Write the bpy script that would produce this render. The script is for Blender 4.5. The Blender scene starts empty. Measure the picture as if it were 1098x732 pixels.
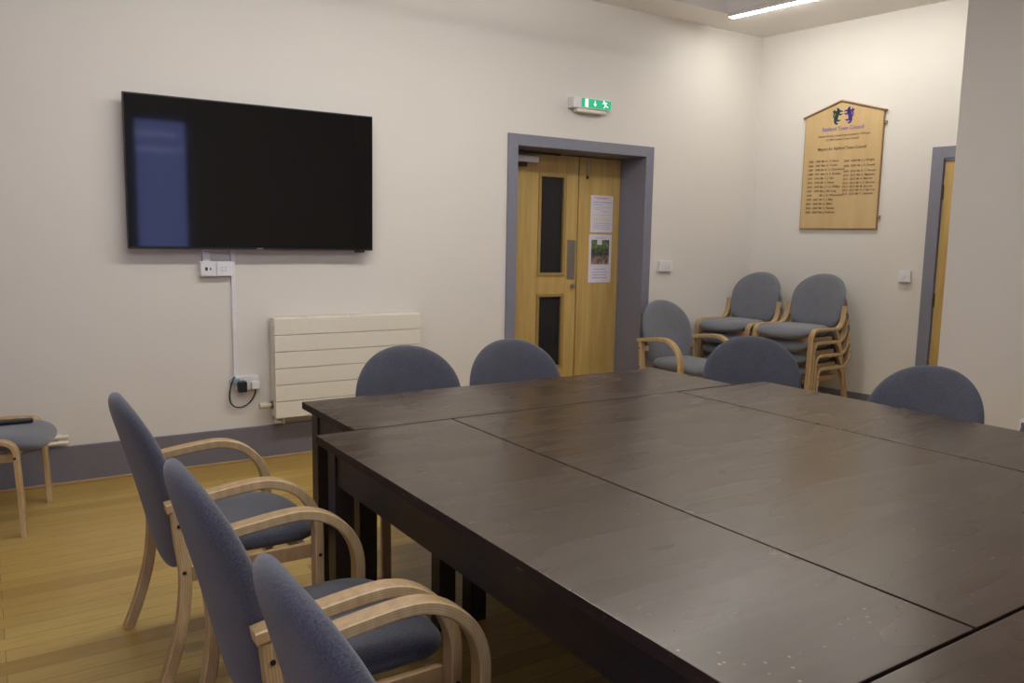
import bpy, bmesh, math, random
from mathutils import Vector, Matrix
random.seed(7)
PI = math.pi
SC = bpy.context.scene
COL = SC.collection

# ------------------------------------------------------------------ materials
def mat(name):
    m = bpy.data.materials.new(name); m.use_nodes = True
    nt = m.node_tree; b = nt.nodes['Principled BSDF']
    return m, nt, b
def N(nt, t, **kw):
    n = nt.nodes.new(t)
    for k, v in kw.items():
        if k in n.inputs: n.inputs[k].default_value = v
        else: setattr(n, k, v)
    return n
def L(nt, a, b): nt.links.new(a, b)
def ramp(nt, stops, fac=None):
    r = nt.nodes.new('ShaderNodeValToRGB')
    e = r.color_ramp.elements
    while len(e) < len(stops): e.new(0.5)
    for i, (p, c) in enumerate(stops):
        e[i].position = p; e[i].color = (*c, 1)
    if fac is not None: L(nt, fac, r.inputs[0])
    return r
def coords(nt, scale=(1, 1, 1), kind='Object', rot=(0, 0, 0)):
    tc = nt.nodes.new('ShaderNodeTexCoord'); mp = nt.nodes.new('ShaderNodeMapping')
    mp.inputs['Scale'].default_value = scale; mp.inputs['Rotation'].default_value = rot
    L(nt, tc.outputs[kind], mp.inputs[0]); return mp.outputs[0]
def noise(nt, vec, scale, detail=3, rough=.5):
    n = N(nt, 'ShaderNodeTexNoise'); n.inputs['Scale'].default_value = scale
    n.inputs['Detail'].default_value = detail; n.inputs['Roughness'].default_value = rough
    L(nt, vec, n.inputs['Vector']); return n.outputs['Fac']
def bump(nt, b, h, strength=.2, dist=.002):
    bp = nt.nodes.new('ShaderNodeBump'); bp.inputs['Strength'].default_value = strength
    bp.inputs['Distance'].default_value = dist
    L(nt, h, bp.inputs['Height']); L(nt, bp.outputs[0], b.inputs['Normal'])
def plain(name, c, rough=.5, metal=0, spec=.5, var=.04, nscale=30):
    m, nt, b = mat(name)
    v = coords(nt); f = noise(nt, v, nscale)
    r = ramp(nt, [(.3, tuple(x*(1-var) for x in c)), (.7, tuple(min(1, x*(1+var)) for x in c))], f)
    L(nt, r.outputs[0], b.inputs['Base Color'])
    b.inputs['Roughness'].default_value = rough; b.inputs['Metallic'].default_value = metal
    b.inputs['Specular IOR Level'].default_value = spec
    return m
def paint(name, c, rough=.7):
    m, nt, b = mat(name)
    v = coords(nt); f = noise(nt, v, 1.3, 4)
    r = ramp(nt, [(.3, tuple(x*.97 for x in c)), (.7, c)], f)
    L(nt, r.outputs[0], b.inputs['Base Color']); b.inputs['Roughness'].default_value = rough
    b.inputs['Specular IOR Level'].default_value = .3
    bump(nt, b, noise(nt, v, 140, 2), .12, .001)
    return m
def wood(name, c1, c2, scale=(1, 14, 1), ns=6, rough=.45, kind='Object', spec=.5, lam=False):
    m, nt, b = mat(name)
    v = coords(nt, scale, kind); f = noise(nt, v, ns, 6, .6)
    r = ramp(nt, [(.3, c1), (.7, c2)], f)
    out = r.outputs[0]
    if lam:
        tc = nt.nodes.new('ShaderNodeTexCoord'); sx = nt.nodes.new('ShaderNodeSeparateXYZ')
        L(nt, tc.outputs['UV'], sx.inputs[0])
        mu = N(nt, 'ShaderNodeMath', operation='MULTIPLY'); mu.inputs[1].default_value = 5.0
        L(nt, sx.outputs['Y'], mu.inputs[0])
        fr = N(nt, 'ShaderNodeMath', operation='FRACT'); L(nt, mu.outputs[0], fr.inputs[0])
        rr = ramp(nt, [(0, (.72, .66, .64)), (.18, (.84, .79, .77)), (.34, (1, 1, 1)), (.85, (1, 1, 1)), (1, (.72, .66, .64))], fr.outputs[0])
        mx = nt.nodes.new('ShaderNodeMix'); mx.data_type = 'RGBA'; mx.blend_type = 'MULTIPLY'
        mx.inputs[0].default_value = 1
        L(nt, out, mx.inputs[6]); L(nt, rr.outputs[0], mx.inputs[7]); out = mx.outputs[2]
    L(nt, out, b.inputs['Base Color']); b.inputs['Roughness'].default_value = rough
    b.inputs['Specular IOR Level'].default_value = spec
    return m
def fabric(name, c, c2):
    m, nt, b = mat(name)
    v = coords(nt); f = noise(nt, v, 260, 4, .75); g = noise(nt, v, 14, 2)
    r = ramp(nt, [(.3, c), (.5, tuple((x+y)/2 for x, y in zip(c, c2))), (.72, c2)], f)
    mx = nt.nodes.new('ShaderNodeMix'); mx.data_type = 'RGBA'; mx.blend_type = 'MULTIPLY'; mx.inputs[0].default_value = .5
    rg = ramp(nt, [(.3, (.8, .8, .8)), (.7, (1, 1, 1))], g)
    L(nt, r.outputs[0], mx.inputs[6]); L(nt, rg.outputs[0], mx.inputs[7])
    L(nt, mx.outputs[2], b.inputs['Base Color'])
    b.inputs['Roughness'].default_value = .95; b.inputs['Specular IOR Level'].default_value = .15
    b.inputs['Sheen Weight'].default_value = .35; b.inputs['Sheen Roughness'].default_value = .5
    bump(nt, b, f, .5, .0015)
    return m
def emit(name, c, s):
    m, nt, b = mat(name)
    b.inputs['Base Color'].default_value = (.9, .9, .9, 1)
    b.inputs['Emission Color'].default_value = (*c, 1); b.inputs['Emission Strength'].default_value = s
    return m

M = {}
M['wall'] = paint('cream_wall_paint', (.70, .66, .585))
M['shaded_wall'] = paint('shaded_wall_paint', (.66, .615, .535))  # wall paint for the partition, its shade put into the colour
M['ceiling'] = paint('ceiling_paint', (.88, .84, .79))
M['coffer'] = paint('shaded_recess_paint', (.30, .25, .215))  # strip light misses the recess, that shade is put into the colour
M['trimgrey'] = plain('lilac_grey_gloss', (.20, .20, .24), .42)
M['skirt'] = plain('skirting_grey', (.165, .155, .175), .5)
M['bead'] = wood('oak_bead', (.36, .21, .10), (.46, .29, .14), (1, 8, 8))
M['white'] = plain('white_plastic', (.72, .70, .70), .35)
M['cream'] = plain('cream_enamel', (.74, .69, .57), .4, var=.015)
M['creamdark'] = plain('valve_cream', (.60, .54, .40), .4)
M['black'] = plain('black_plastic', (.012, .012, .013), .4)
M['steel'] = plain('brushed_steel', (.42, .41, .40), .38, 1)
M['brass'] = plain('dark_brass', (.16, .12, .08), .4, 1)
M['door'] = wood('oak_veneer', (.44, .285, .085), (.58, .40, .135), (5, 5, .35), 5, .45)
M['doorbead'] = wood('oak_bead_dark', (.30, .185, .055), (.38, .25, .08), (5, 5, .35), 5, .45)
M['board'] = wood('board_veneer', (.52, .35, .155), (.60, .43, .21), (3, 3, .5), 4, .4)
M['boardedge'] = wood('board_edge', (.26, .15, .07), (.34, .2, .10), (3, 3, 3), 4, .5)
M['beech'] = wood('laminated_beech', (.50, .345, .165), (.66, .49, .255), (9, 9, 2.2), 5, .42, lam=True)
M['fabric'] = fabric('blue_grey_wool', (.034, .035, .044), (.120, .124, .152))
M['fabric_lit'] = fabric('blue_grey_wool_lit', (.095, .10, .112), (.225, .230, .250))  # same wool as the blue-grey one, different lighting put into the colour
M['text'] = plain('brown_ink', (.07, .04, .02), .6)
M['purple'] = plain('violet_ink', (.16, .10, .36), .6)
M['deeppurple'] = plain('deep_violet_ink', (.05, .02, .20), .6)
M['deepgreen'] = plain('deep_green_ink', (.008, .045, .04), .6)
M['paper'] = plain('paper', (.66, .62, .68), .8)
M['ink_blue'] = plain('ink_blue', (.30, .29, .42), .8)
M['ink_red'] = plain('ink_red', (.5, .25, .30), .8)
M['ink_yellow'] = plain('ink_yellow', (.58, .60, .28), .8)
M['greenplug'] = plain('teal_tag', (.20, .32, .32), .5)

# TV glass
m, nt, b = mat('screen_glass')
b.inputs['Base Color'].default_value = (.006, .0055, .0055, 1); b.inputs['Roughness'].default_value = .05
b.inputs['Specular IOR Level'].default_value = .36
M['screen'] = m
m, nt, b = mat('vision_glass')
b.inputs['Base Color'].default_value = (.018, .018, .02, 1); b.inputs['Roughness'].default_value = .12
M['darkglass'] = m
# thin window glass
m, nt, b = mat('window_glass')
nt.nodes.remove(b)
tr = nt.nodes.new('ShaderNodeBsdfTransparent'); gl = nt.nodes.new('ShaderNodeBsdfGlossy'); gl.inputs['Roughness'].default_value = .02
mx = nt.nodes.new('ShaderNodeMixShader'); mx.inputs[0].default_value = .04
L(nt, tr.outputs[0], mx.inputs[1]); L(nt, gl.outputs[0], mx.inputs[2])
L(nt, mx.outputs[0], nt.nodes['Material Output'].inputs[0])
M['glass'] = m
# green exit panel
M['green'] = emit('green_legend', (.0, .42, .20), .55); M['green'].node_tree.nodes['Principled BSDF'].inputs['Base Color'].default_value = (.01, .35, .16, 1)
M['pict'] = emit('white_pictogram', (.8, 1, .85), .75)
M['lamp'] = emit('lamp_diffuser', (1, .985, .96), 53)
M['fill_lamp'] = emit('fill_lamp_diffuser', (1, 1, .975), 27)  # glow of the added fill lights out of view

# table: dark stained veneer with streaks, specks and scuffs
def table_mat(name, ang):
    m, nt, b = mat(name)
    v = coords(nt, (1, 1, 1), 'Object', (0, 0, ang))
    vs = coords(nt, (2, 26, 2), 'Object', (0, 0, ang))
    g = noise(nt, vs, 3, 4, .5); big = noise(nt, v, 2.2, 4, .6)
    r = ramp(nt, [(.2, (.034, .019, .012)), (.55, (.048, .029, .017)), (.85, (.060, .037, .021))], g)
    r2 = ramp(nt, [(.3, (.75, .72, .70)), (.7, (1.0, 1.0, 1.0))], big)
    mx = nt.nodes.new('ShaderNodeMix'); mx.data_type = 'RGBA'; mx.blend_type = 'MULTIPLY'; mx.inputs[0].default_value = 1
    L(nt, r.outputs[0], mx.inputs[6]); L(nt, r2.outputs[0], mx.inputs[7])
    # pale specks, gathered in patches
    vo = nt.nodes.new('ShaderNodeTexVoronoi'); vo.inputs['Scale'].default_value = 38; L(nt, v, vo.inputs['Vector'])
    sp = ramp(nt, [(0, (1, 1, 1)), (.08, (.6, .6, .6)), (.15, (0, 0, 0))], vo.outputs['Distance'])
    patch = ramp(nt, [(.53, (0, 0, 0)), (.70, (.9, .9, .9))], noise(nt, v, 4.5, 2))
    mm = N(nt, 'ShaderNodeMath', operation='MULTIPLY'); L(nt, sp.outputs[0], mm.inputs[0]); L(nt, patch.outputs[0], mm.inputs[1])
    mx2 = nt.nodes.new('ShaderNodeMix'); mx2.data_type = 'RGBA'
    mx2.inputs[7].default_value = (.34, .27, .21, 1)
    m3 = N(nt, 'ShaderNodeMath', operation='MULTIPLY'); m3.inputs[1].default_value = .95; L(nt, mm.outputs[0], m3.inputs[0])
    L(nt, m3.outputs[0], mx2.inputs[0]); L(nt, mx.outputs[2], mx2.inputs[6])
    L(nt, mx2.outputs[2], b.inputs['Base Color'])
    rr = N(nt, 'ShaderNodeMapRange'); rr.inputs[1].default_value = .3; rr.inputs[2].default_value = .7
    rr.inputs[3].default_value = .25; rr.inputs[4].default_value = .31
    L(nt, noise(nt, coords(nt, (1, 5, 1), 'Object', (0, 0, ang)), 2.2, 1, .3), rr.inputs[0]); L(nt, rr.outputs[0], b.inputs['Roughness'])
    b.inputs['Specular IOR Level'].default_value = .62; b.inputs['Specular Tint'].default_value = (1, .94, .84, 1)
    return m
M['tabletop'] = table_mat('stained_table_top', 0)
M['tabletop_y'] = table_mat('stained_table_top_long', PI/2)
M['tableleg'] = wood('stained_table_frame', (.018, .010, .008), (.032, .018, .013), (1, 1, 12), 4, .4)
# worn edge: chips of bare wood
m, nt, b = mat('worn_table_edge')
v = coords(nt, (3, 3, 9)); f = noise(nt, v, 9, 5, .7)
r = ramp(nt, [(.55, (.028, .015, .011)), (.64, (.06, .032, .022)), (.70, (.26, .16, .09))], f)
L(nt, r.outputs[0], b.inputs['Base Color']); b.inputs['Roughness'].default_value = .6; b.inputs['Specular IOR Level'].default_value = .3
M['edge'] = m
# floor planks
m, nt, b = mat('oak_plank_floor')
v = coords(nt)
br = nt.nodes.new('ShaderNodeTexBrick')
br.inputs['Scale'].default_value = 1; br.inputs['Brick Width'].default_value = 1.1; br.inputs['Row Height'].default_value = .09
br.inputs['Mortar Size'].default_value = .0012; br.inputs['Mortar Smooth'].default_value = .2; br.offset = .37
br.inputs['Color1'].default_value = (0, 0, 0, 1); br.inputs['Color2'].default_value = (1, 1, 1, 1); br.inputs['Mortar'].default_value = (.5, .5, .5, 1)
L(nt, v, br.inputs['Vector'])
r = ramp(nt, [(0, (.38, .235, .055)), (.35, (.45, .295, .073)), (.7, (.52, .36, .10)), (1, (.42, .26, .062))], br.outputs['Color'])
g = noise(nt, coords(nt, (1.2, 16, 1)), 5, 6, .6)
rg = ramp(nt, [(.3, (.80, .78, .72)), (.7, (1, 1, 1))], g)
mx = nt.nodes.new('ShaderNodeMix'); mx.data_type = 'RGBA'; mx.blend_type = 'MULTIPLY'; mx.inputs[0].default_value = 1
L(nt, r.outputs[0], mx.inputs[6]); L(nt, rg.outputs[0], mx.inputs[7])
mo = nt.nodes.new('ShaderNodeMix'); mo.data_type = 'RGBA'; mo.inputs[7].default_value = (.16, .09, .035, 1)
L(nt, br.outputs['Fac'], mo.inputs[0]); L(nt, mx.outputs[2], mo.inputs[6])
L(nt, mo.outputs[2], b.inputs['Base Color']); b.inputs['Roughness'].default_value = .36
M['floor'] = m
# poster photograph: blurry greens, dark middle and pale track
m, nt, b = mat('poster_picture')
tc = nt.nodes.new('ShaderNodeTexCoord'); sx = nt.nodes.new('ShaderNodeSeparateXYZ'); L(nt, tc.outputs['Generated'], sx.inputs[0])
r = ramp(nt, [(0, (.30, .22, .17)), (.3, (.25, .18, .14)), (.42, (.05, .045, .04)), (.6, (.09, .14, .05)), (.8, (.16, .22, .09)), (1, (.10, .14, .08))], sx.outputs['Z'])
n_ = ramp(nt, [(.35, (.35, .35, .35)), (.65, (1.3, 1.3, 1.3))], noise(nt, coords(nt), 35, 3))
mx = nt.nodes.new('ShaderNodeMix'); mx.data_type = 'RGBA'; mx.blend_type = 'MULTIPLY'; mx.inputs[0].default_value = 1
L(nt, r.outputs[0], mx.inputs[6]); L(nt, n_.outputs[0], mx.inputs[7]); L(nt, mx.outputs[2], b.inputs['Base Color'])
M['picture'] = m

# ------------------------------------------------------------------ mesh helpers
def new(): return bmesh.new()
def box(bm, x0, x1, y0, y1, z0, z1, bev=0, seg=2):
    r = bmesh.ops.create_cube(bm, size=1)
    vs = r['verts']
    for v in vs:
        v.co = Vector(((x0+x1)/2+v.co.x*(x1-x0), (y0+y1)/2+v.co.y*(y1-y0), (z0+z1)/2+v.co.z*(z1-z0)))
    if bev:
        es = list({e for v in vs for e in v.link_edges})
        bmesh.ops.bevel(bm, geom=es, offset=bev, segments=seg, profile=.5, affect='EDGES')
    return bm
def cyl(bm, p, q, r, seg=16, r2=None):
    p, q = Vector(p), Vector(q); d = q-p
    mtx = Matrix.Translation((p+q)/2) @ d.to_track_quat('Z', 'Y').to_matrix().to_4x4()
    bmesh.ops.create_cone(bm, cap_ends=True, segments=seg, radius1=r, radius2=r if r2 is None else r2, depth=d.length, matrix=mtx)
    return bm
def obj(name, bm, m, parent=None, smooth=True, ang=.6, wn=True):
    me = bpy.data.meshes.new(name)
    bmesh.ops.recalc_face_normals(bm, faces=bm.faces[:])
    if smooth:
        for f in bm.faces: f.smooth = True
        for e in bm.edges:
            if len(e.link_faces) == 2 and e.calc_face_angle(0) > ang: e.smooth = False
    bm.to_mesh(me); bm.free()
    for x in (m if isinstance(m, (list, tuple)) else [m]): me.materials.append(M[x])
    o = bpy.data.objects.new(name, me); COL.objects.link(o)
    if parent: o.parent = parent
    if smooth and wn:
        md = o.modifiers.new('even_shading', 'WEIGHTED_NORMAL'); md.keep_sharp = True; md.weight = 60
    return o
def tag(o, label, cat, group=None):
    o['label'] = label; o['category'] = cat
    if group: o['group'] = group
    return o
def thing(name, label, cat, loc=(0, 0, 0), rz=0, group=None):
    o = bpy.data.objects.new(name, None); COL.objects.link(o)
    o.location = loc; o.rotation_euler = (0, 0, rz); o.empty_display_size = .1
    return tag(o, label, cat, group)
def struct(name, bm, m, loc=(0, 0, 0), rz=0, parent=None, smooth=False):
    o = obj(name, bm, m, parent, smooth); o.location = loc; o.rotation_euler = (0, 0, rz)
    if not parent: o['kind'] = 'structure'
    return o
def copy_tree(o, parent=None):
    c = o.copy(); COL.objects.link(c); c.parent = parent
    for ch in list(o.children): copy_tree(ch, c)
    return c
def smooth_path(pts, n=8):
    out = []
    P = [Vector(p) for p in pts]
    for i in range(len(P)-1):
        p0 = P[max(i-1, 0)]; p1 = P[i]; p2 = P[i+1]; p3 = P[min(i+2, len(P)-1)]
        for k in range(n):
            t = k/n
            out.append(.5*((2*p1)+(p2-p0)*t+(2*p0-5*p1+4*p2-p3)*t*t+(3*p1-p0-3*p2+p3)*t**3))
    out.append(P[-1]); return out
def arc(cx, cz, r, a0, a1, n=8):
    return [(cx+r*math.cos(math.radians(a0+(a1-a0)*i/n)), cz+r*math.sin(math.radians(a0+(a1-a0)*i/n))) for i in range(n+1)]
def strip(bm, path, y, w, th):
    """bentwood strip swept along a path of (x, z) in the plane y; UV.y runs through the laminations"""
    uvl = bm.loops.layers.uv.verify()
    P = [Vector((p[0], p[1])) for p in path]; n = len(P); rings = []; u = 0
    for i in range(n):
        t = (P[min(i+1, n-1)]-P[max(i-1, 0)]).normalized(); nn = Vector((-t.y, t.x))
        if i: u += (P[i]-P[i-1]).length
        c = .004; prof = [(-1, -1, 1, 0), (1, -1, -1, 0), (1, 1, -1, 1), (-1, 1, 1, 1)]
        ring = []
        # chamfered rectangle
        for (sy, st) in ((-1, -1), (1, -1), (1, 1), (-1, 1)):
            ya, ta = sy*w/2, st*th/2
            pair = [(ya-sy*c, ta), (ya, ta-st*c)]
            if (sy, st) in ((-1, -1), (1, 1)): pair = pair[::-1]
            for (yy, tt) in pair:
                q = P[i]+nn*tt
                ring.append((bm.verts.new((q.x, y+yy, q.y)), tt/th+.5))
        rings.append((ring, u))
    for i in range(n-1):
        a, ua = rings[i]; b2, ub = rings[i+1]
        for k in range(8):
            k2 = (k+1) % 8
            f = bm.faces.new((a[k][0], a[k2][0], b2[k2][0], b2[k][0]))
            for lp, uv in zip(f.loops, ((ua, a[k][1]), (ua, a[k2][1]), (ub, b2[k2][1]), (ub, b2[k][1]))): lp[uvl].uv = uv
    for (ring, uu), rev in ((rings[0], True), (rings[-1], False)):
        f = bm.faces.new([v for v, _ in (ring[::-1] if rev else ring)])
        for lp, (v, t) in zip(f.loops, (ring[::-1] if rev else ring)): lp[uvl].uv = (uu, t)
    return bm
def tube(bm, pts, r, seg=8):
    P = [Vector(p) for p in pts]; rings = []
    for i, p in enumerate(P):
        t = (P[min(i+1, len(P)-1)]-P[max(i-1, 0)]).normalized()
        a = t.orthogonal().normalized() if i == 0 else (rings_a - t*rings_a.dot(t)).normalized()
        rings_a = a; b2 = t.cross(a)
        rings.append([bm.verts.new(p+a*r*math.cos(2*PI*k/seg)+b2*r*math.sin(2*PI*k/seg)) for k in range(seg)])
    for i in range(len(P)-1):
        for k in range(seg):
            bm.faces.new((rings[i][k], rings[i][(k+1) % seg], rings[i+1][(k+1) % seg], rings[i+1][k]))
    bm.faces.new(rings[0][::-1]); bm.faces.new(rings[-1]); return bm
def pad(bm, outline, thick, surf, rings=9, seg=56, power=4):
    """upholstered pad: outline(theta)->(a, b); surf(a, b)->(point, normal); thickness falls off at the rim"""
    grids = []
    for side in (1, -1):
        g = []
        for i in range(1, rings+1):
            rr = math.sin(PI/2*i/rings)
            ring = []
            for k in range(seg):
                a, b2 = outline(2*PI*k/seg); a *= rr; b2 *= rr
                p, nn = surf(a, b2)
                h = thick/2*max(0, 1-rr**power)**.5
                ring.append(p+nn*h*side)
            g.append(ring)
        grids.append(g)
    V = []
    for si in (0, 1):
        vs = []
        for i, ring in enumerate(grids[si]):
            if si == 1 and i == rings-1: vs.append(V[0][-1])
            else: vs.append([bm.verts.new(p) for p in ring])
        V.append(vs)
    for si in (0, 1):
        c, nn = surf(0, 0); cv = bm.verts.new(c+nn*thick/2*(1 if si == 0 else -1))
        for k in range(seg):
            k2 = (k+1) % seg
            bm.faces.new((cv, V[si][0][k], V[si][0][k2]))
            for i in range(rings-1): bm.faces.new((V[si][i][k], V[si][i+1][k], V[si][i+1][k2], V[si][i][k2]))
    return bm
def sup(th, a, b, n):
    c, s = math.cos(th), math.sin(th)
    return (a*math.copysign(abs(c)**(2/n), c), b*math.copysign(abs(s)**(2/n), s))
def text_mesh(lines, size, m, parent, name='lettering', align='LEFT', squeeze=1):
    """lines: list of (x, z, string) in the parent's XZ plane, facing -Y"""
    bm = new()
    for (x, z, s) in lines:
        cu = bpy.data.curves.new('t', 'FONT'); cu.body = s; cu.size = size; cu.align_x = align; cu.extrude = .0004; cu.offset = size*.018
        cu.resolution_u = 2
        t = bpy.data.objects.new('t', cu); COL.objects.link(t)
        bpy.context.view_layer.update()
        dg = bpy.context.evaluated_depsgraph_get(); me = bpy.data.meshes.new_from_object(t.evaluated_get(dg))
        me.transform(Matrix.Translation((x, 0, z)) @ Matrix.Rotation(PI/2, 4, 'X') @ Matrix.Diagonal((squeeze, 1, 1, 1)))
        bm.from_mesh(me); bpy.data.meshes.remove(me); bpy.data.objects.remove(t); bpy.data.curves.remove(cu)
    return obj(name, bm, m, parent, smooth=False)

# ------------------------------------------------------------------ room shell
B_LOC, B_ROT = (0, 5.030, 0), -0.0156          # back wall frame: x along wall, -y into the room
R_LOC, R_ROT = (5.795, 4.939, 0), 0.1228-PI/2  # right wall frame: x runs from the corner towards the camera
ZC = 3.175
def into(loc, rot, x, y, z):
    c, s = math.cos(rot), math.sin(rot)
    return (loc[0]+c*x-s*y, loc[1]+s*x+c*y, loc[2]+z)

bm = new(); box(bm, -2.4, 6.6, -2.7, 6.0, -.1, 0); struct('floor', bm, 'floor')
# back wall with the door opening (3.273-4.517 wide, 2.086 high)
bm = new()
box(bm, -2.3, 3.273, 0, .5, 0, 3.6); box(bm, 4.519, 5.80, 0, .5, 0, 3.6); box(bm, 3.273, 4.519, 0, .5, 2.086, 3.6)
struct('wall_back', bm, 'wall', B_LOC, B_ROT)
# right wall with second door opening
bm = new()
box(bm, -.3, 1.587, 0, .25, 0, 3.6); box(bm, 2.42, 3.6, 0, .25, 0, 3.6); box(bm, 1.587, 2.42, 0, .25, 2.062, 3.6)
struct('wall_right', bm, 'wall', R_LOC, R_ROT)
# partition that juts forward on the right
bm = new(); box(bm, 4.80, 5.0, -2.5, 2.625, 0, 3.6, .006); struct('wall_partition', bm, 'shaded_wall')
bm = new(); box(bm, 5.0, 6.5, 1.55, 1.65, 0, 3.6); struct('wall_alcove', bm, 'wall')
# rear wall (behind the camera) with two windows (one added for fill), left wall with one
RW = [(-.1, .75), (1.58, 2.34)]
bm = new()
xs = [-2.3, RW[0][0], RW[0][1], RW[1][0], RW[1][1], 5.0]
for i in (0, 2, 4): box(bm, xs[i], xs[i+1], -2.7, -2.5, 0, 3.6)
for a, b_ in RW: box(bm, a, b_, -2.7, -2.5, 0, .95); box(bm, a, b_, -2.7, -2.5, 2.9, 3.6)
struct('wall_rear', bm, 'wall')
bm = new()
box(bm, -2.4, -2.2, -2.6, .3, 0, 3.6); box(bm, -2.4, -2.2, 1.5, 5.3, 0, 3.6); box(bm, -2.4, -2.2, .3, 1.5, 0, .95); box(bm, -2.4, -2.2, .3, 1.5, 2.6, 3.6)
struct('wall_left', bm, 'wall')
# ceiling: flat border and a raised recess with shade in its colour
X1, Y1 = 4.97, 4.60
bm = new()
box(bm, -2.4, 6.6, Y1, 5.9, ZC, ZC+.35); box(bm, X1, 6.6, -2.7, Y1, ZC, ZC+.35)
box(bm, -2.4, -1.4, -2.7, Y1, ZC, ZC+.35); box(bm, -1.4, X1, -2.7, -1.7, ZC, ZC+.35)
struct('ceiling', bm, 'ceiling')
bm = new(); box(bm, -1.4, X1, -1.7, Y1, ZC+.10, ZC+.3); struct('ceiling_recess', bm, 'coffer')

def window(n, loc, rz, w, z0, z1, bar=True):
    bm = new(); d = .05
    box(bm, 0, w, -.03, .05, z0, z0+d); box(bm, 0, w, -.03, .05, z1-d, z1)
    box(bm, 0, d, -.03, .05, z0, z1); box(bm, w-d, w, -.03, .05, z0, z1)
    if bar: box(bm, d, w-d, -.02, .03, (z0+z1)/2-.02, (z0+z1)/2+.02)
    f = struct('window_%d' % n, bm, 'trimgrey', loc, rz)
    p = new(); box(p, d, w-d, .005, .011, z0+d, z1-d); obj('pane', p, 'glass', f, False)
    s = new(); box(s, -.03, w+.03, .05, .2, z0-.03, z0, .004); obj('window_sill', s, 'white', f)
window(1, (1.58, -2.62, 0), 0, .76, .95, 2.9, False)
window(2, (-.1, -2.62, 0), 0, .85, .95, 2.9)  # window added out of view for extra dusk fill
window(3, (-2.32, 1.5, 0), -PI/2, 1.2, .95, 2.6)

# skirting with small timber bead
def skirt(n, loc, rz, x0, x1):
    bm = new(); box(bm, x0, x1, -.018, 0, 0, .212, .003)
    o = struct('baseboard_'+n, bm, 'skirt', loc, rz)
    b2 = new(); box(b2, x0, x1, -.034, -.018, 0, .016, .005); obj('floor_bead', b2, 'bead', o)
skirt('back', B_LOC, B_ROT, -2.25, 3.205)
skirt('back_corner', B_LOC, B_ROT, 4.588, 5.77)
skirt('right', R_LOC, R_ROT, .01, 1.514)
skirt('left', (-2.2, 0, 0), PI/2, -2.4, 5.0)
skirt('partition', (4.80, 0, 0), -PI/2, -2.65, 2.4)

# ------------------------------------------------------------------ door 1 (double doors in a deep grey reveal)
def casing(n, loc, rz, x0, x1, zt, w, depth, face=.018):
    bm = new()
    box(bm, x0-w, x0, -face, 0, 0, zt+w, .003); box(bm, x1, x1+w, -face, 0, 0, zt+w, .003); box(bm, x0, x1, -face, 0, zt, zt+w, .003)
    box(bm, x0-.004, x0+.014, -face, depth, 0, zt, .002); box(bm, x1-.014, x1+.004, -face, depth, 0, zt, .002); box(bm, x0, x1, -face, depth, zt-.014, zt+.004, .002)
    return struct('trim_%d' % n, bm, 'trimgrey', loc, rz)
casing(1, B_LOC, B_ROT, 3.273, 4.519, 2.086, .068, .34)
DY = .29                                                    # recess depth of the leaves
bl = new()
def leaf_with_lights(bm, x0, x1, y0, y1, z0, z1, holes):
    """one leaf: stiles and rails around vision panels stacked in one column"""
    hx0, hx1 = holes[0][0], holes[0][1]
    box(bm, x0, hx0, y0, y1, z0, z1); box(bm, hx1, x1, y0, y1, z0, z1)
    zs = [z0]+[z for h in sorted(holes, key=lambda h: h[2]) for z in (h[2], h[3])]+[z1]
    for i in range(0, len(zs), 2): box(bm, hx0, hx1, y0, y1, zs[i], zs[i+1])
holes = [(3.70, 3.925, 1.135, 1.895), (3.70, 3.925, .38, .95)]
leaf_with_lights(bl, 3.292, 4.062, DY, DY+.044, .008, 2.065, holes)
d1 = struct('door_1', bl, 'door', B_LOC, B_ROT)
def beadframe(parent, h):
    bm = new(); x0, x1, z0, z1 = h; w = .022
    box(bm, x0-w, x0+.004, DY-.008, DY+.02, z0-w, z1+w, .003); box(bm, x1-.004, x1+w, DY-.008, DY+.02, z0-w, z1+w, .003)
    box(bm, x0, x1, DY-.008, DY+.02, z0-w, z0+.004, .003); box(bm, x0, x1, DY-.008, DY+.02, z1-.004, z1+w, .003)
    f = obj('glazing_bead', bm, 'doorbead', parent)
    g = new(); box(g, x0, x1, DY+.018, DY+.026, z0, z1); obj('vision_panel', g, 'darkglass', f, False)
for h in holes: beadframe(d1, h)
bm = new(); box(bm, 3.968, 4.050, DY-.003, DY+.001, 1.085, 1.405, .001); o = obj('push_plate', bm, 'steel', d1); o['label'] = 'satin steel push plate'
bm = new(); cyl(bm, (4.028, DY, 1.035), (4.028, DY-.02, 1.035), .018); box(bm, 3.995, 4.040, DY-.034, DY-.02, 1.026, 1.044, .003)
obj('thumb_turn', bm, 'steel', d1)
bm = new(); box(bm, 3.40, 3.628, DY-.075, DY, 1.985, 2.035, .008); cl = obj('door_closer', bm, 'white', d1)
bm = new(); box(bm, 3.42, 3.82, DY-.09, DY-.075, 2.048, 2.064, .003); cyl(bm, (3.45, DY-.05, 2.0), (3.45, DY-.05, 2.066), .014); obj('closer_arm', bm, 'black', cl)
bm = new(); box(bm, 3.46, 3.53, DY-.06, DY-.01, 1.955, 1.984, .004); obj('adjuster', bm, 'black', cl)
bm = new(); box(bm, 4.077, 4.502, DY+.006, DY+.05, .008, 2.065); d1b = struct('door_2', bm, 'door', B_LOC, B_ROT)
bm = new(); box(bm, 4.150, 4.166, DY+.000, DY+.007, 1.93, 2.06, .001); cyl(bm, (4.158, DY-.008, 1.93), (4.158, DY+.004, 1.93), .008); fb = obj('flush_bolt', bm, 'steel', d1b)
bm = new(); box(bm, 4.147, 4.168, DY-.001, DY+.007, 1.895, 1.918, .001); obj('bolt_keeper', bm, 'black', fb)
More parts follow.
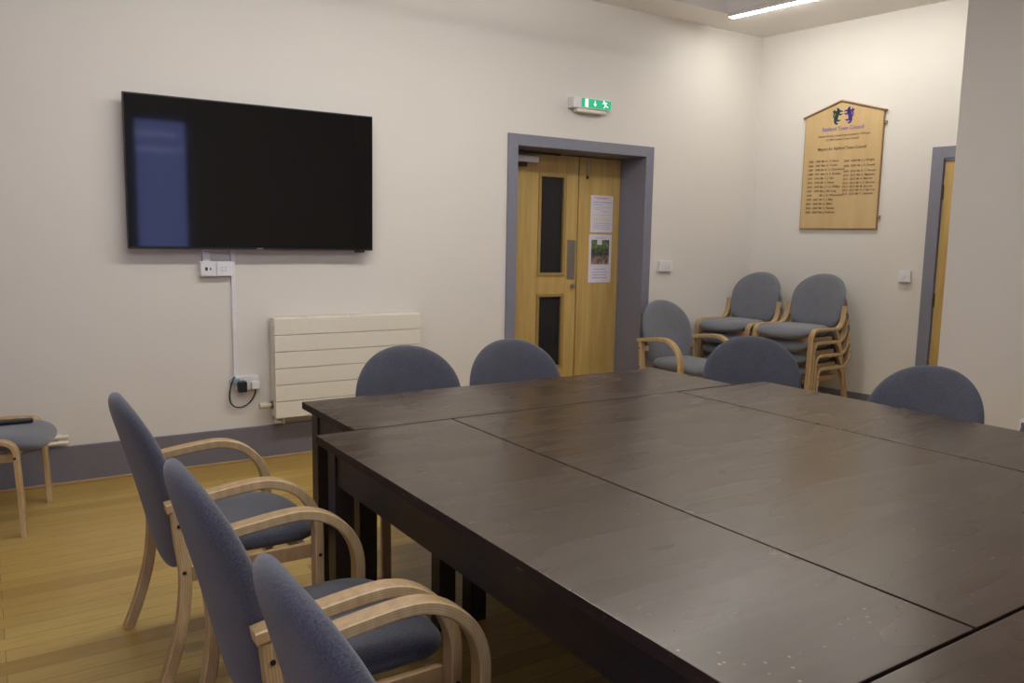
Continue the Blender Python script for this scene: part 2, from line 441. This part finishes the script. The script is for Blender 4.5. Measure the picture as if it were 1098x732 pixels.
bm = new(); box(bm, 4.0635, 4.0695, DY+.01, DY+.03, .95, 1.12); obj('edge_lock', bm, 'black', d1b)
bm = new(); box(bm, 3.2, 4.6, DY+.10, DY+.12, 0, 2.3); struct('trim_2', bm, 'black', B_LOC, B_ROT)  # black sheet added behind the leaves to keep the gap dark
# posters
def poster(name, label, z0, z1, x0, x1):
    t = thing(name, label, 'notice', into(B_LOC, B_ROT, x0, DY+.005, z0), B_ROT)
    w, h = x1-x0, z1-z0
    bm = new(); box(bm, 0, w, -.0012, 0, 0, h); obj('sheet', bm, 'paper', t, False)
    return t, w, h
t, w, h = poster('paper_notice', 'white printed text notice with yellow highlighting taped high on the narrow door leaf', 1.468, 1.768, 4.200, 4.432)
def bars(t, rows, m, name):
    for (x0, x1, z, hh) in rows:                    # one line of small words each
        bm = new(); x = x0
        while x < x1-.004:
            ww = min(random.uniform(.008, .022), x1-x); box(bm, x, x+ww, -.002, -.0012, z-hh/2, z+hh/2); x += ww+.004
        obj(name, bm, m, t, False)
bars(t, [(.03, .20, .283, .007), (.06, .17, .274, .005)], 'ink_red', 'heading_print')
bars(t, [(.03, .21, .245, .006), (.03, .12, .226, .004), (.03, .10, .190, .004), (.12, .20, .172, .004), (.03, .21, .03, .003), (.03, .20, .045, .003), (.03, .21, .06, .003), (.04, .2, .075, .003)], 'ink_blue', 'body_print')
bars(t, [(.03, .21, .206, .008), (.03, .21, .140, .008), (.03, .21, .115, .007), (.03, .21, .098, .005)], 'ink_yellow', 'highlighted_print')
t, w, h = poster('picture_notice', 'white poster with a woodland photograph taped below the text notice', 1.055, 1.452, 4.192, 4.430)
bm = new(); box(bm, .026, .212, -.0022, -.0012, .15, .352); pic = obj('photograph', bm, 'picture', t, False)
bm = new(); box(bm, .085, .135, -.0028, -.0022, .312, .352); obj('picture_label', bm, 'paper', pic, False)
bars(t, [(.07, .17, .368, .006)], 'ink_blue', 'heading_print')
bars(t, [(.06, .18, .11, .007), (.04, .20, .085, .006), (.05, .19, .062, .007), (.04, .20, .038, .007)], 'ink_blue', 'caption_print')

# door 3 on the right wall, mostly behind the partition
casing(3, R_LOC, R_ROT, 1.587, 2.40, 2.062, .072, .14)
bm = new(); box(bm, 1.606, 2.385, .006, .050, .008, 2.04); d3 = struct('door_3', bm, 'door', R_LOC, R_ROT)
for z in (1.80, 1.0, .25):
    bm = new(); cyl(bm, (1.603, .000, z-.055), (1.603, .000, z+.055), .007, 10); box(bm, 1.603, 1.612, .001, .008, z-.05, z+.05); obj('hinge', bm, 'brass', d3)
bm = new(); box(bm, 2.30, 2.33, -.01, .035, 1.0, 1.02, .004); box(bm, 2.2, 2.33, -.025, -.01, .998, 1.022, .004); obj('door_handle', bm, 'steel', d3)

# ------------------------------------------------------------------ television
t = thing('television', 'large black flat screen television mounted on the back wall', 'television', into(B_LOC, B_ROT, 1.41, 0, 1.31), B_ROT); t.rotation_euler = (math.radians(.4), 0, B_ROT)
SW, SH, FY = 1.445, .846, -.10
bm = new(); box(bm, -SW/2, SW/2, FY+.006, FY+.03, 0, SH, .004); box(bm, -SW/2+.25, SW/2-.25, FY+.03, FY+.055, .1, SH-.15, .01); obj('casing', bm, 'black', t)
bm = new(); box(bm, -SW/2+.007, SW/2-.007, FY, FY+.007, .014, SH-.007, .0015); obj('screen', bm, 'screen', t)
bm = new(); box(bm, SW/2-.12, SW/2-.055, FY+.008, FY+.026, -.012, .001, .002); obj('infrared_receiver', bm, 'black', t)
bm = new(); box(bm, -.2, .2, -.045, 0, .25, .6, .004); obj('wall_bracket', bm, 'black', t)
bm = new(); box(bm, -.018, .018, FY-.0006, FY+.006, .003, .010); obj('maker_badge', bm, 'steel', t)

# ------------------------------------------------------------------ electrical bits on the back wall
def onback(name, label, cat, x, z): return thing(name, label, cat, into(B_LOC, B_ROT, x, 0, z), B_ROT)
t = onback('media_outlet', 'white twin media outlet box just under the television', 'outlet', 1.076, 1.150)
bm = new(); box(bm, 0, .180, -.034, 0, 0, .088, .003); obj('back_box', bm, 'white', t)
bm = new(); box(bm, .003, .088, -.042, -.034, .002, .086, .003); fp = obj('face_plate', bm, 'white', t)
bm = new(); box(bm, .027, .041, -.043, -.041, .034, .054, .001); obj('port', bm, 'black', fp)
bm = new(); box(bm, .053, .061, -.043, -.041, .036, .052, .001); obj('port', bm, 'brass', fp)
bm = new(); box(bm, .092, .177, -.042, -.034, .002, .086, .003); fp = obj('face_plate', bm, 'white', t)
bm = new()
for x in (.124, .142):
    for z in (.034, .052): box(bm, x-.003, x+.003, -.043, -.041, z-.004, z+.004)
q = obj('port', bm, 'steel', fp)
bm = new(); box(bm, 1.093, 1.137, -.028, 0, 1.239, 1.36, .002); o = obj('wide_cable_trunking', bm, 'white'); o.location = B_LOC; o.rotation_euler = (0, 0, B_ROT)
tag(o, 'short white cable trunking from the media outlet box up behind the television', 'trunking')
bm = new(); box(bm, 1.2565, 1.281, -.018, 0, .532, 1.40, .002); o = obj('cable_trunking', bm, 'white'); o.location = B_LOC; o.rotation_euler = (0, 0, B_ROT)
tag(o, 'long thin white vertical cable trunking running down the wall from the television', 'trunking')
# twin wall socket, power adaptor, plug and cable
t = onback('wall_socket', 'white double power socket on the wall left of the radiator', 'socket', 1.262, .452)
bm = new(); box(bm, 0, .146, -.030, 0, 0, .086, .004); obj('back_box', bm, 'white', t)
bm = new(); box(bm, .001, .145, -.036, -.030, .001, .085, .004); fp = obj('face_plate', bm, 'white', t)
for x in (.03, .096):
    bm = new(); box(bm, x, x+.018, -.040, -.036, .064, .078, .002); obj('rocker_switch', bm, 'white', fp)
t = onback('power_adaptor', 'small black power adaptor plugged into the left half of the double socket', 'adaptor', 1.268, .447)
bm = new(); box(bm, 0, .052, -.088, -.0365, 0, .066, .008); obj('adaptor_body', bm, 'black', t)
bm = new(); box(bm, -.022, .018, -.052, -.0365, .048, .082, .006); obj('cable_tag', bm, 'greenplug', t)
t = onback('mains_plug', 'white three pin plug in the right half of the double socket', 'plug', 1.350, .458)
bm = new(); box(bm, 0, .050, -.066, -.0365, 0, .050, .008); obj('plug_body', bm, 'white', t)
bm = new()
pts = smooth_path([(1.262, -.020, .535), (1.238, -.030, .495), (1.226, -.030, .43), (1.232, -.030, .38), (1.262, -.030, .35), (1.31, -.034, .352), (1.352, -.040, .385), (1.374, -.046, .43), (1.376, -.05, .457)], 6)
tube(bm, pts, .0045, 8)
pts = smooth_path([(1.262, -.020, .536), (1.234, -.024, .515), (1.232, -.026, .498), (1.25, -.034, .500), (1.275, -.045, .505)], 5); tube(bm, pts, .002, 6)
o = obj('power_cable', bm, 'black'); o.location = B_LOC; o.rotation_euler = (0, 0, B_ROT)
tag(o, 'thin black cable looping from trunking down and up to the wall plug', 'cable')
# switch plate right of the double door, and switch on the right wall
t = onback('switch_plate', 'white wide switch plate on the wall right of the double doors', 'switch', 4.684, 1.158)
bm = new(); box(bm, 0, .146, -.030, 0, 0, .086, .004); obj('plate', bm, 'white', t)
for x in (.022, .062, .102):
    bm = new(); box(bm, x, x+.022, -.035, -.030, .026, .060, .002); obj('rocker_switch', bm, 'white', t)
t = thing('light_switch', 'white single light switch beside the part hidden door', 'switch', into(R_LOC, R_ROT, 1.34, 0, 1.125), R_ROT)
bm = new(); box(bm, 0, .092, -.028, 0, 0, .090, .004); obj('plate', bm, 'white', t)
bm = new(); box(bm, .036, .056, -.034, -.028, .03, .06, .003); obj('rocker_switch', bm, 'white', t)
# socket low on the partition
t = thing('partition_socket', 'white wall socket low on the shaded partition at the right edge', 'socket', (4.80, 2.13, .37), -PI/2)
bm = new(); box(bm, 0, .146, -.030, 0, 0, .09, .004); obj('plate', bm, 'white', t)
bm = new(); box(bm, .018, .034, -.034, -.030, .045, .075, .002); obj('rocker_switch', bm, 'black', t)

# exit sign
t = onback('exit_sign', 'green and white illuminated running man exit sign above double doors', 'sign', 3.725, 2.355)
bm = new(); box(bm, 0, .360, -.075, 0, .022, .100, .006); obj('housing', bm, 'white', t)
bm = new(); box(bm, .045, .315, -.066, -.01, -.004, .022, .006); o = obj('diffuser', bm, 'cream', t)
bm = new(); box(bm, .075, .352, -.078, -.074, .030, .095, .001); lg = obj('legend_panel', bm, 'green', t, False)
bm = new(); Y0, Y1_ = -.0795, -.078
box(bm, .106, .134, Y0, Y1_, .034, .091); obj('doorway_pictogram', bm, 'pict', lg, False)
bm = new(); box(bm, .196, .202, Y0, Y1_, .060, .086)                     # arrow shaft
v = [bm.verts.new((x, Y0, z)) for x, z in ((.184, .062), (.214, .062), (.199, .040))]; bm.faces.new(v); obj('arrow_pictogram', bm, 'pict', lg, False)
bm = new()
def seg2(bm, a, b_, r):
    a, b_ = Vector((a[0], 0, a[1])), Vector((b_[0], 0, b_[1])); d = (b_-a).normalized(); n_ = Vector((-d.z, 0, d.x))*r
    q = [a+n_-d*r*.5, a-n_-d*r*.5, b_-n_+d*r*.5, b_+n_+d*r*.5]
    bm.faces.new([bm.verts.new((p.x, Y0, p.z)) for p in q])
for a, b_, r in (((.287, .080), (.300, .058), .006), ((.300, .058), (.322, .046), .0035), ((.300, .058), (.283, .040), .0035), ((.287, .078), (.268, .068), .003), ((.290, .078), (.312, .076), .003)): seg2(bm, a, b_, r)
bmesh.ops.create_circle(bm, cap_ends=True, segments=12, radius=.0065, matrix=Matrix.Translation((.281, Y0, .087)) @ Matrix.Rotation(PI/2, 4, 'X'))
obj('running_figure_pictogram', bm, 'pict', lg, False)

# ------------------------------------------------------------------ radiator
t = onback('radiator', 'cream flat fronted radiator with horizontal grooves under the television', 'radiator', 1.480, .272)
RWd, RH = .985, .62
bm = new()
nsl = 6; hs = RH/nsl
for i in range(nsl): box(bm, 0, RWd, -.118, -.104, i*hs+(.0018 if i else 0), (i+1)*hs-.0018, .003, 2)
box(bm, 0, RWd, -.106, -.100, 0, RH)
obj('front_panel', bm, 'cream', t)
bm = new(); box(bm, 0, RWd, -.100, -.012, RH-.012, RH+.002, .002)
for i in range(30): box(bm, .02+i*.0322, .028+i*.0322, -.09, -.02, RH+.002, RH+.005)
obj('top_grille', bm, 'cream', t)
for x in (0, RWd-.010):
    bm = new(); box(bm, x, x+.010, -.1, -.012, .005, RH-.012, .002)
    for k in range(3): box(bm, x-.003 if x == 0 else x+.010, x if x == 0 else x+.013, -.088+k*.028, -.078+k*.028, .03, RH-.04)
    obj('side_panel', bm, 'cream', t)
for x in (.05, RWd-.09):
    bm = new(); box(bm, x, x+.04, -.018, -.001, .05, RH-.05); obj('wall_bracket', bm, 'cream', t)
bm = new(); cyl(bm, (-.012, -.06, .078), (-.03, -.06, .078), .012); cyl(bm, (-.03, -.06, .078), (-.085, -.06, .078), .021, 20, .019); vv = obj('thermostatic_valve', bm, 'creamdark', t)
bm = new(); cyl(bm, (0.001, -.06, .078), (-.012, -.06, .078), .024, 20); obj('valve_collar', bm, 'brass', vv)
bm = new(); cyl(bm, (.02, -.07, .005), (.02, -.07, -.03), .012); cyl(bm, (0, -.07, -.03), (.045, -.07, -.03), .013); cyl(bm, (.06, -.07, .003), (.06, -.07, -.045), .010)
cyl(bm, (.06, -.07, -.038), (.06, -.02, -.038), .010); obj('pipe_fitting', bm, 'creamdark', t)

# heating pipes on the left
t = onback('heating_pipes', 'pair of short white heating pipes above the skirting at far left', 'pipe', -.9, .235)
for z in (0.004, .036):
    bm = new(); cyl(bm, (0, -.03, z), (1.255, -.03, z), .011, 14); obj('pipe', bm, 'cream', t)
bm = new(); box(bm, 1.20, 1.225, -.032, 0, -.008, .048, .003); obj('pipe_clip', bm, 'cream', t)

# ------------------------------------------------------------------ honours board
t = thing('honours_board', 'light oak honours board with gabled top and council lettering', 'board', into(R_LOC, R_ROT, .805, -.001, 1.535), R_ROT)
W2 = .325; HE = .915; HA = 1.015
def gable(bm, w, z0, ze, za, y0, y1, ax=-.02):
    pts = [(-w, z0), (w, z0), (w, ze), (ax, za), (-w, ze)]
    a = [bm.verts.new((x, y0, z)) for x, z in pts]; b2 = [bm.verts.new((x, y1, z)) for x, z in pts]
    bm.faces.new(a); bm.faces.new(b2[::-1])
    for i in range(5): j = (i+1) % 5; bm.faces.new((a[i], b2[i], b2[j], a[j]))
bm = new(); gable(bm, W2, 0, HE, HA, -.022, -.004); obj('panel', bm, 'board', t, False)
bm = new(); gable(bm, W2+.006, -.006, HE, HA, -.018, -.0, ); obj('backing', bm, 'boardedge', t, False)
for sx in (-1, 1):
    p0 = Vector((sx*(W2+.022), HE-.008)); p1 = Vector((-.02, HA+.002)); bm = new()
    strip(bm, [p0, p0.lerp(p1, .5), p1] if sx < 0 else [p1, p0.lerp(p1, .5), p0], -.017, .034, .014)
    obj('cap_moulding', bm, 'boardedge', t)
for z in (HE-.10, .09):
    bm = new(); cyl(bm, (W2+.006, -.012, z), (W2+.022, -.012, z), .006, 10); cyl(bm, (W2+.022, -.012, z-.012), (W2+.022, -.012, z+.012), .007, 10); obj('side_catch', bm, 'boardedge', t)
def btext(lines, size, m, name='lettering', align='LEFT', sq=1):
    o = text_mesh(lines, size, m, t, name, align, sq); o.location = (0, -.0224, 0); return o
btext([(0, .785, 'Fairford Town Council')], .044, 'purple', 'title_lettering', 'CENTER', .86)
btext([(0.01, .738, 'Fairford Parish Council was founded in 1974 and'), (.0, .708, 'in 1985 became Town Council')], .022, 'text', 'history_lettering', 'CENTER', 1.0)
btext([(0, .632, 'Mayors for Fairford Town Council')], .034, 'text', 'heading_lettering', 'CENTER', .86)
sur = ['Mr A. C. Perry', 'Mrs G. Tower', 'Mr B. C. Hutchinson', 'Mrs G. E. Knolley', 'Mr T. J. Pye', 'Mr C. Reese', 'Mr J. F. G. Phillips', 'Mrs J. M. Long', 'Mr L. B. Wittcombe', 'Mr T. J. May', 'Mr G. Miller', 'Mr C. Newey', 'Mrs J. Roberts']
yr = ['1985  1986', '1986  1987', '1987  1988', '1988  1991', '1991  1993', '1993  1995', '1995  1997', '1997  1999', '1999', '1999  2001', '2001  2003', '2003  2005', '2005  2007']
for i, (y_, n_) in enumerate(zip(yr, sur)): btext([(-.283, .538-i*.0345, y_)], .0242, 'text', 'year_lettering'); btext([(-.165, .538-i*.0345, n_)], .0242, 'text', 'name_lettering')
sur2 = ['Mr J. J. Wright', 'Mr J. P. Cowell', 'Mr R. C. Penney', 'Mrs L. Mayhern', 'Mr A. Barrow', 'Mr S. E. Burrow', 'Mr M. Burrow', 'Mr H. F. Barrow', 'Mr T. Lakeman']
zz = [.530, .490, .448, .416, .386, .354, .325, .297, .268]
for i, (z, n_) in enumerate(zip(zz, sur2)): btext([(.028, z, '20%02d  20%02d' % (7+i, 8+i))], .0232, 'text', 'year_lettering'); btext([(.142, z, n_)], .0232, 'text', 'name_lettering')
# crest: two rearing beasts facing each other
def stroke(bm, pts, r, y=-.0226):
    P = smooth_path([(p[0], y, p[1]) for p in pts], 5); n = len(P); Lh = []; Rh = []
    for i, p in enumerate(P):
        d = (P[min(i+1, n-1)]-P[max(i-1, 0)]).normalized(); nn = Vector((-d.z, 0, d.x))
        k = 1.35*(r[0]+(r[1]-r[0])*i/(n-1)); Lh.append(bm.verts.new(p+nn*k)); Rh.append(bm.verts.new(p-nn*k))
    for i in range(n-1): bm.faces.new((Lh[i], Lh[i+1], Rh[i+1], Rh[i]))
    for i, k in ((0, r[0]), (n-1, r[1])):
        bmesh.ops.create_circle(bm, cap_ends=True, segments=10, radius=k, matrix=Matrix.Translation(P[i]) @ Matrix.Rotation(PI/2, 4, 'X'))
def beast(sx, cx, m, name):
    bm = new()
    S = lambda pts: [(cx+sx*p[0], .905+p[1]) for p in pts]
    stroke(bm, S([(-.020, -.030), (-.012, .0), (.0, .030)]), (.013, .012))       # body
    stroke(bm, S([(.0, .030), (-.004, .048)]), (.011, .009))                    # head
    stroke(bm, S([(-.004, .048), (-.016, .058)]), (.004, .002))
    stroke(bm, S([(.0, .026), (.022, .032), (.036, .026)]), (.006, .003))        # fore limb
    stroke(bm, S([(.0, .012), (.020, .004), (.034, .010)]), (.006, .003))
    stroke(bm, S([(-.018, -.030), (.002, -.044), (.022, -.040)]), (.008, .003))  # hind limb
    stroke(bm, S([(-.024, -.032), (-.022, -.052), (-.012, -.066), (.0, -.066)]), (.009, .004))
    stroke(bm, S([(-.026, -.022), (-.040, -.006), (-.034, .018), (-.044, .034)]), (.003, .005))  # tail
    stroke(bm, S([(-.006, .020), (-.026, .028), (-.034, .046)]), (.010, .003))   # wing
    obj(name, bm, m, t, False)
beast(1, -.046, 'deepgreen', 'green_beast_emblem'); beast(-1, .040, 'deeppurple', 'purple_beast_emblem')

# ------------------------------------------------------------------ tables
def table(name, label, x0, x1, y0, y1, top_m, group=None):
    cx, cy = (x0+x1)/2, (y0+y1)/2; hx, hy = (x1-x0)/2, (y1-y0)/2
    t = thing(name, label, 'table', (cx, cy, 0), 0, group)
    bm = new(); box(bm, -hx, hx, -hy, hy, .722, .75, .0022, 2)
    for f in bm.faces:
        if abs(f.normal.z) < .5: f.material_index = 1
    obj('tabletop', bm, [top_m, 'edge'], t)
    bm = new(); i = .035
    box(bm, -hx+i, hx-i, -hy+i, -hy+i+.022, .600, .722, .001); box(bm, -hx+i, hx-i, hy-i-.022, hy-i, .600, .722, .001)
    box(bm, -hx+i, -hx+i+.022, -hy+i+.022, hy-i-.022, .600, .722, .001); box(bm, hx-i-.022, hx-i, -hy+i+.022, hy-i-.022, .600, .722, .001)
    obj('apron', bm, 'tableleg', t)
    for sx in (-1, 1):
        for sy in (-1, 1):
            bm = new(); a = sx*(hx-.062); b2 = sy*(hy-.062); r = .033
            box(bm, a-r, a+r, b2-r, b2+r, 0, .7215, .003); obj('leg', bm, 'tableleg', t)
    return t
table('meeting_table', 'dark brown narrow meeting table at the back of the block, before the two far chairs', 1.029, 2.896, 2.526, 3.065, 'tabletop')
table('meeting_table', 'dark brown narrow meeting table on the left beside the three armchairs', .890, 1.398, .661, 2.517, 'tabletop_y')
table('meeting_table', 'broad dark brown meeting table in the middle of the block', 1.404, 2.526, .661, 2.517, 'tabletop_y')
table('meeting_table', 'dark brown narrow meeting table along the right side of the block', 2.534, 3.092, .661, 2.513, 'tabletop_y')
table('meeting_table', 'dark brown meeting table at the bottom right corner, nearest the camera', .95, 2.82, .10, .654, 'tabletop')

# ------------------------------------------------------------------ chairs
def back_pad(bm, xz, bottom, top, half, thick=.05, low=2.6, nar=.16):
    cz = .66
    def outline(th):
        a, b2 = sup(th, half, 1, 2.15 if math.sin(th) > 0 else low)
        b2 = b2*(top-cz) if b2 > 0 else b2*(cz-bottom)
        if b2 < 0: a *= 1-nar*(-b2/(cz-bottom))**1.5
        return a, b2
    def surf(a, b2):
        z = cz+b2; x = xz(z)+.045*(a/half)**2
        d = (xz(z+.01)-xz(z-.01))/.02
        return Vector((x, a, z)), Vector((1, -.09*a/half/half, -d)).normalized()
    return pad(bm, outline, thick, surf, 12, 72, 9)
def seat_pad(bm, xc, zc, hx, hy, thick=.075):
    def outline(th):
        a, b2 = sup(th, hx, hy, 3.6); b2 *= 1+.05*(a/hx); return a, b2
    def surf(a, b2):
        z = zc-.022*max(0, a/hx-.35)**2*2+.006*(a < -hx*.5) - .006*(1-(b2/hy)**2)*1.0
        return Vector((xc+a, b2, z)), Vector((0, 0, 1))
    return pad(bm, outline, thick, surf, 10, 64, 6)
def bolt(parent, x, y, z, sy):
    bm = new(); cyl(bm, (x, y, z), (x, y+sy*.0025, z), .006, 10); obj('bolt', bm, 'black', parent)

def make_armchair(label, fab='fabric'):
    t = thing('armchair', label, 'chair')
    xz = lambda z: -.160-.20*(z-.36)-.10*(z-.36)**2
    bm = new(); back_pad(bm, xz, .325, .900, .256, .058); obj('backrest', bm, fab, t, wn=False)
    bm = new(); seat_pad(bm, .055, .425, .250, .230, .088); obj('seat', bm, fab, t, wn=False)
    for s in (-1, 1):
        y = s*.284
        arm = smooth_path([(-.208, .600), (-.10, .618), (.0, .630), (.055, .634)], 5)[:-1]+arc(.065, .449, .185, 90, 0, 14)+[(.2505, .30), (.252, .15), (.252, 0)]
        bm = new(); strip(bm, arm, y, .046, .030); a = obj('arm_and_front_leg', bm, 'beech', t)
        bolt(a, .251, y+s*.0225, .372, s)
        leg = smooth_path([(-.250, 0), (-.205, .12), (-.172, .25), (-.160, .38), (-.172, .50), (-.180, .594)], 5)
        bm = new(); strip(bm, leg, y, .040, .034); l_ = obj('rear_leg', bm, 'beech', t)
        bolt(l_, -.165, y+s*.0205, .40, s); bolt(l_, -.176, y+s*.0205, .545, s)
        bm = new(); box(bm, -.15, .238, s*.250-.011, s*.250+.011, .350, .398, .003); obj('side_rail', bm, 'beech', t)
    bm = new(); box(bm, .205, .228, -.232, .232, .350, .396, .003); obj('front_rail', bm, 'beech', t)
    bm = new(); box(bm, -.148, -.125, -.232, .232, .345, .385, .003); obj('rear_rail', bm, 'beech', t)
    for s in (-1, 1):
        bm = new(); box(bm, -.176, -.150, min(s*.215, s*.268), max(s*.215, s*.268), .520, .560, .004); obj('back_bracket', bm, 'beech', t)
    return t
def make_sidechair(label, fab='fabric_lit', half=.240, top=.858):
    """stacking chair: bentwood side frames run at seat height and hook up to hold the backrest"""
    t = thing('stacking_chair', label, 'chair')
    xz = lambda z: -.218-.20*(z-.45)-.12*(z-.45)**2
    bm = new(); back_pad(bm, xz, .430, top, half, .046, 4.2, .07); obj('backrest', bm, fab, t, wn=False)
    bm = new(); seat_pad(bm, .062, .425, .245, .225, .086); obj('seat', bm, fab, t, wn=False)
    for s in (-1, 1):
        y = s*.257
        fr = [(.222, 0), (.216, .2), (.208, .36)]+arc(.148, .388, .060, 0, 90, 9)[1:]+[(.04, .448), (-.08, .446)]+smooth_path([(-.115, .448), (-.155, .470), (-.185, .520), (-.205, .620)], 5)
        bm = new(); strip(bm, fr, y, .040, .024); a = obj('side_frame', bm, 'beech', t)
        bolt(a, .205, y+s*.0195, .375, s); bolt(a, -.192, y+s*.0195, .56, s)
        leg = smooth_path([(-.238, 0), (-.205, .15), (-.160, .30), (-.115, .40), (-.085, .434)], 5)
        bm = new(); strip(bm, leg, y, .036, .024); obj('rear_leg', bm, 'beech', t)
        bm = new(); box(bm, -.08, .195, s*.2355-.010, s*.2355+.010, .350, .388, .003); obj('side_rail', bm, 'beech', t)
    bm = new(); box(bm, .165, .185, -.226, .226, .348, .390, .003); obj('front_rail', bm, 'beech', t)
    bm = new(); box(bm, -.075, -.055, -.226, .226, .348, .390, .003); obj('rear_rail', bm, 'beech', t)
    for s in (-1, 1):
        bm = new(); box(bm, -.222, -.198, min(s*.20, s*.240), max(s*.20, s*.240), .545, .585, .004); obj('back_bracket', bm, 'beech', t)
    return t
def place(o, x, y, deg, z=0, label=None, group=None):
    o.location = (x, y, z); o.rotation_euler = (0, 0, math.radians(deg))
    if label: o['label'] = label
    if group: o['group'] = group
    return o

arm0 = make_armchair('blue-grey armchair left of the tables, the farthest of the three beside them')
place(arm0, .622, 2.745, 0)
for (x, y, dg, lb) in [(.626, 1.845, 0, 'blue-grey armchair left of the tables, middle one of the three beside them'),
                       (.642, 1.175, 0, 'blue-grey armchair nearest the camera, cut off by the bottom edge')]:
    place(copy_tree(arm0), x, y, dg, 0, lb)
single = make_armchair('blue-grey armchair standing alone against wall by the double doors', 'fabric_lit')
place(single, 4.66, 4.585, -90); single.scale = (1.03,)*3

s0 = make_sidechair('blue-grey stacking chair topmost of the right stack against the wall')
side_blue = make_sidechair('blue-grey chair tucked under the back table in front of the radiator', 'fabric', .258, .893)
place(side_blue, 1.61, 3.12, -97, group=None)
place(copy_tree(side_blue), 2.205, 3.12, -97, 0, 'blue-grey chair tucked under the back table in front of the double doors')
place(copy_tree(side_blue), 3.315, 2.745, 226, 0, 'blue-grey chair tucked at the right table corner in front of the stacks')
place(copy_tree(side_blue), 3.09, 1.865, 180, 0, 'blue-grey chair on the right side of the tables before the shaded partition')
place(copy_tree(side_blue), 3.10, 1.225, 180, 0, 'chair at the right edge of the photo, barely in view beside partition socket')
R0 = Vector((5.376, 4.06)); ra = math.radians(182)
names = ['lowest', 'second from bottom', 'second from top', 'topmost']
ords = [(3, s0)]+[(k, None) for k in (2, 1, 0)]
for k, o in ords:
    o = o or copy_tree(s0); f = (k-3)*.030
    place(o, R0.x+f*math.cos(ra), R0.y+f*math.sin(ra), 182, k*.10+.012, 'blue-grey stacking chair, %s of the right stack by the right wall' % names[k], 'right stack of chairs')
L0 = Vector((5.345, 4.655)); la = math.radians(184)
for k in (3, 2, 1, 0):
    o = copy_tree(s0); f = (k-3)*.030
    place(o, L0.x+f*math.cos(la), L0.y+f*math.sin(la), 184, k*.10, 'blue-grey stacking chair, %s of the left stack in the corner' % names[k], 'left stack of chairs')
lone = copy_tree(s0); place(lone, -.045, 4.52, -15, 0, 'blue-grey chair cut off by the left edge of the photo with black handset on it')
if 'group' in lone: del lone['group']
# black handset lying on the lone chair's seat
t = thing('remote_control', 'slim black handset lying on the seat of the chair at left edge', 'remote control', (.085, 4.55, .4665), math.radians(-2))
bm = new(); box(bm, -.09, .09, -.024, .024, 0, .018, .006, 3); obj('handset_body', bm, 'black', t)
bm = new()
for i in range(8):
    for j in (-1, 0, 1): box(bm, -.07+i*.014, -.063+i*.014, j*.012-.003, j*.012+.003, .018, .0195)
obj('buttons', bm, 'brass', t)

# ------------------------------------------------------------------ ceiling lamps
def lamp(name, label, x, y, rz, ln, m, w=.075, z=ZC, h=.05):
    t = thing(name, label, 'ceiling light', (x, y, z), rz)
    bm = new(); box(bm, 0, ln, -w/2, w/2, -.006, 0, .001); box(bm, 0, ln, -w/2-.003, -w/2+.001, -h, 0, .001)
    obj('lamp_housing', bm, 'white', t)
    for xx in (-.003, ln-.001):
        bm = new(); box(bm, xx, xx+.004, -w/2-.003, w/2+.001, -h, 0, .001); obj('end_cap', bm, 'white', t)
    bm = new(); box(bm, .001, ln-.001, -w/2+.001, w/2, -h, -.006); obj('lamp_diffuser', bm, m, t, False)
lamp('strip_light', 'long white glowing strip light on the ceiling at the recess edge', 5.02, 4.60, 0.1228-PI/2, 1.8, 'lamp', .062, h=.026)
def fill_pendant(label, x, y, ln, z=2.74, w=.12, h=.05):  # unseen fill light, added to brighten walls and ceiling
    t = thing('added_fill_light', label, 'ceiling light', (x, y, z), 0)
    bm = new(); box(bm, .01, ln-.01, -w/2, w/2, 0, h, .006); obj('lamp_diffuser', bm, 'fill_lamp', t)
    for xx in (0, ln):
        bm = new(); box(bm, xx-.012, xx+.012, -w/2-.003, w/2+.003, -.003, h+.003, .003); obj('end_cap', bm, 'white', t)
    for xx in (.3, ln-.3):
        bm = new(); cyl(bm, (xx, 0, h), (xx, 0, ZC+.10-z), .002, 6); obj('suspension_wire', bm, 'steel', t)
fill_pendant('unseen suspended strip light added as fill, nearest the rear windows', -.5, .6, 3.2, 2.95)
fill_pendant('unseen suspended strip light added as fill before the television wall', 0.2, 3.3, 3.5, 2.88)

# ------------------------------------------------------------------ world and camera
wd = bpy.data.worlds.new('dusk_sky'); SC.world = wd; wd.use_nodes = True
bg = wd.node_tree.nodes['Background']; bg.inputs[0].default_value = (.30, .36, .85, 1); bg.inputs[1].default_value = 4.8

cam = bpy.data.cameras.new('camera'); co = bpy.data.objects.new('camera', cam); COL.objects.link(co)
pi_, ro, at = 0.12586175, 0.0181893, 0.98930866
F = Vector((math.cos(pi_)*math.cos(at), math.cos(pi_)*math.sin(at), -math.sin(pi_)))
r_ = Vector((math.sin(at), -math.cos(at), 0)); u_ = r_.cross(F)
R_ = math.cos(ro)*r_+math.sin(ro)*u_; U_ = -math.sin(ro)*r_+math.cos(ro)*u_
mw = Matrix((R_, U_, -F)).transposed().to_4x4(); mw.translation = (0, 0, 1.40)
co.matrix_world = mw
cam.sensor_fit = 'HORIZONTAL'; cam.sensor_width = 36; cam.lens = 866.73/1098*36; cam.clip_start = .05
SC.camera = co
vs = SC.view_settings; vs.view_transform = 'Standard'; vs.look = 'None'; vs.gamma = 1; vs.use_curve_mapping = False; vs.exposure = 0
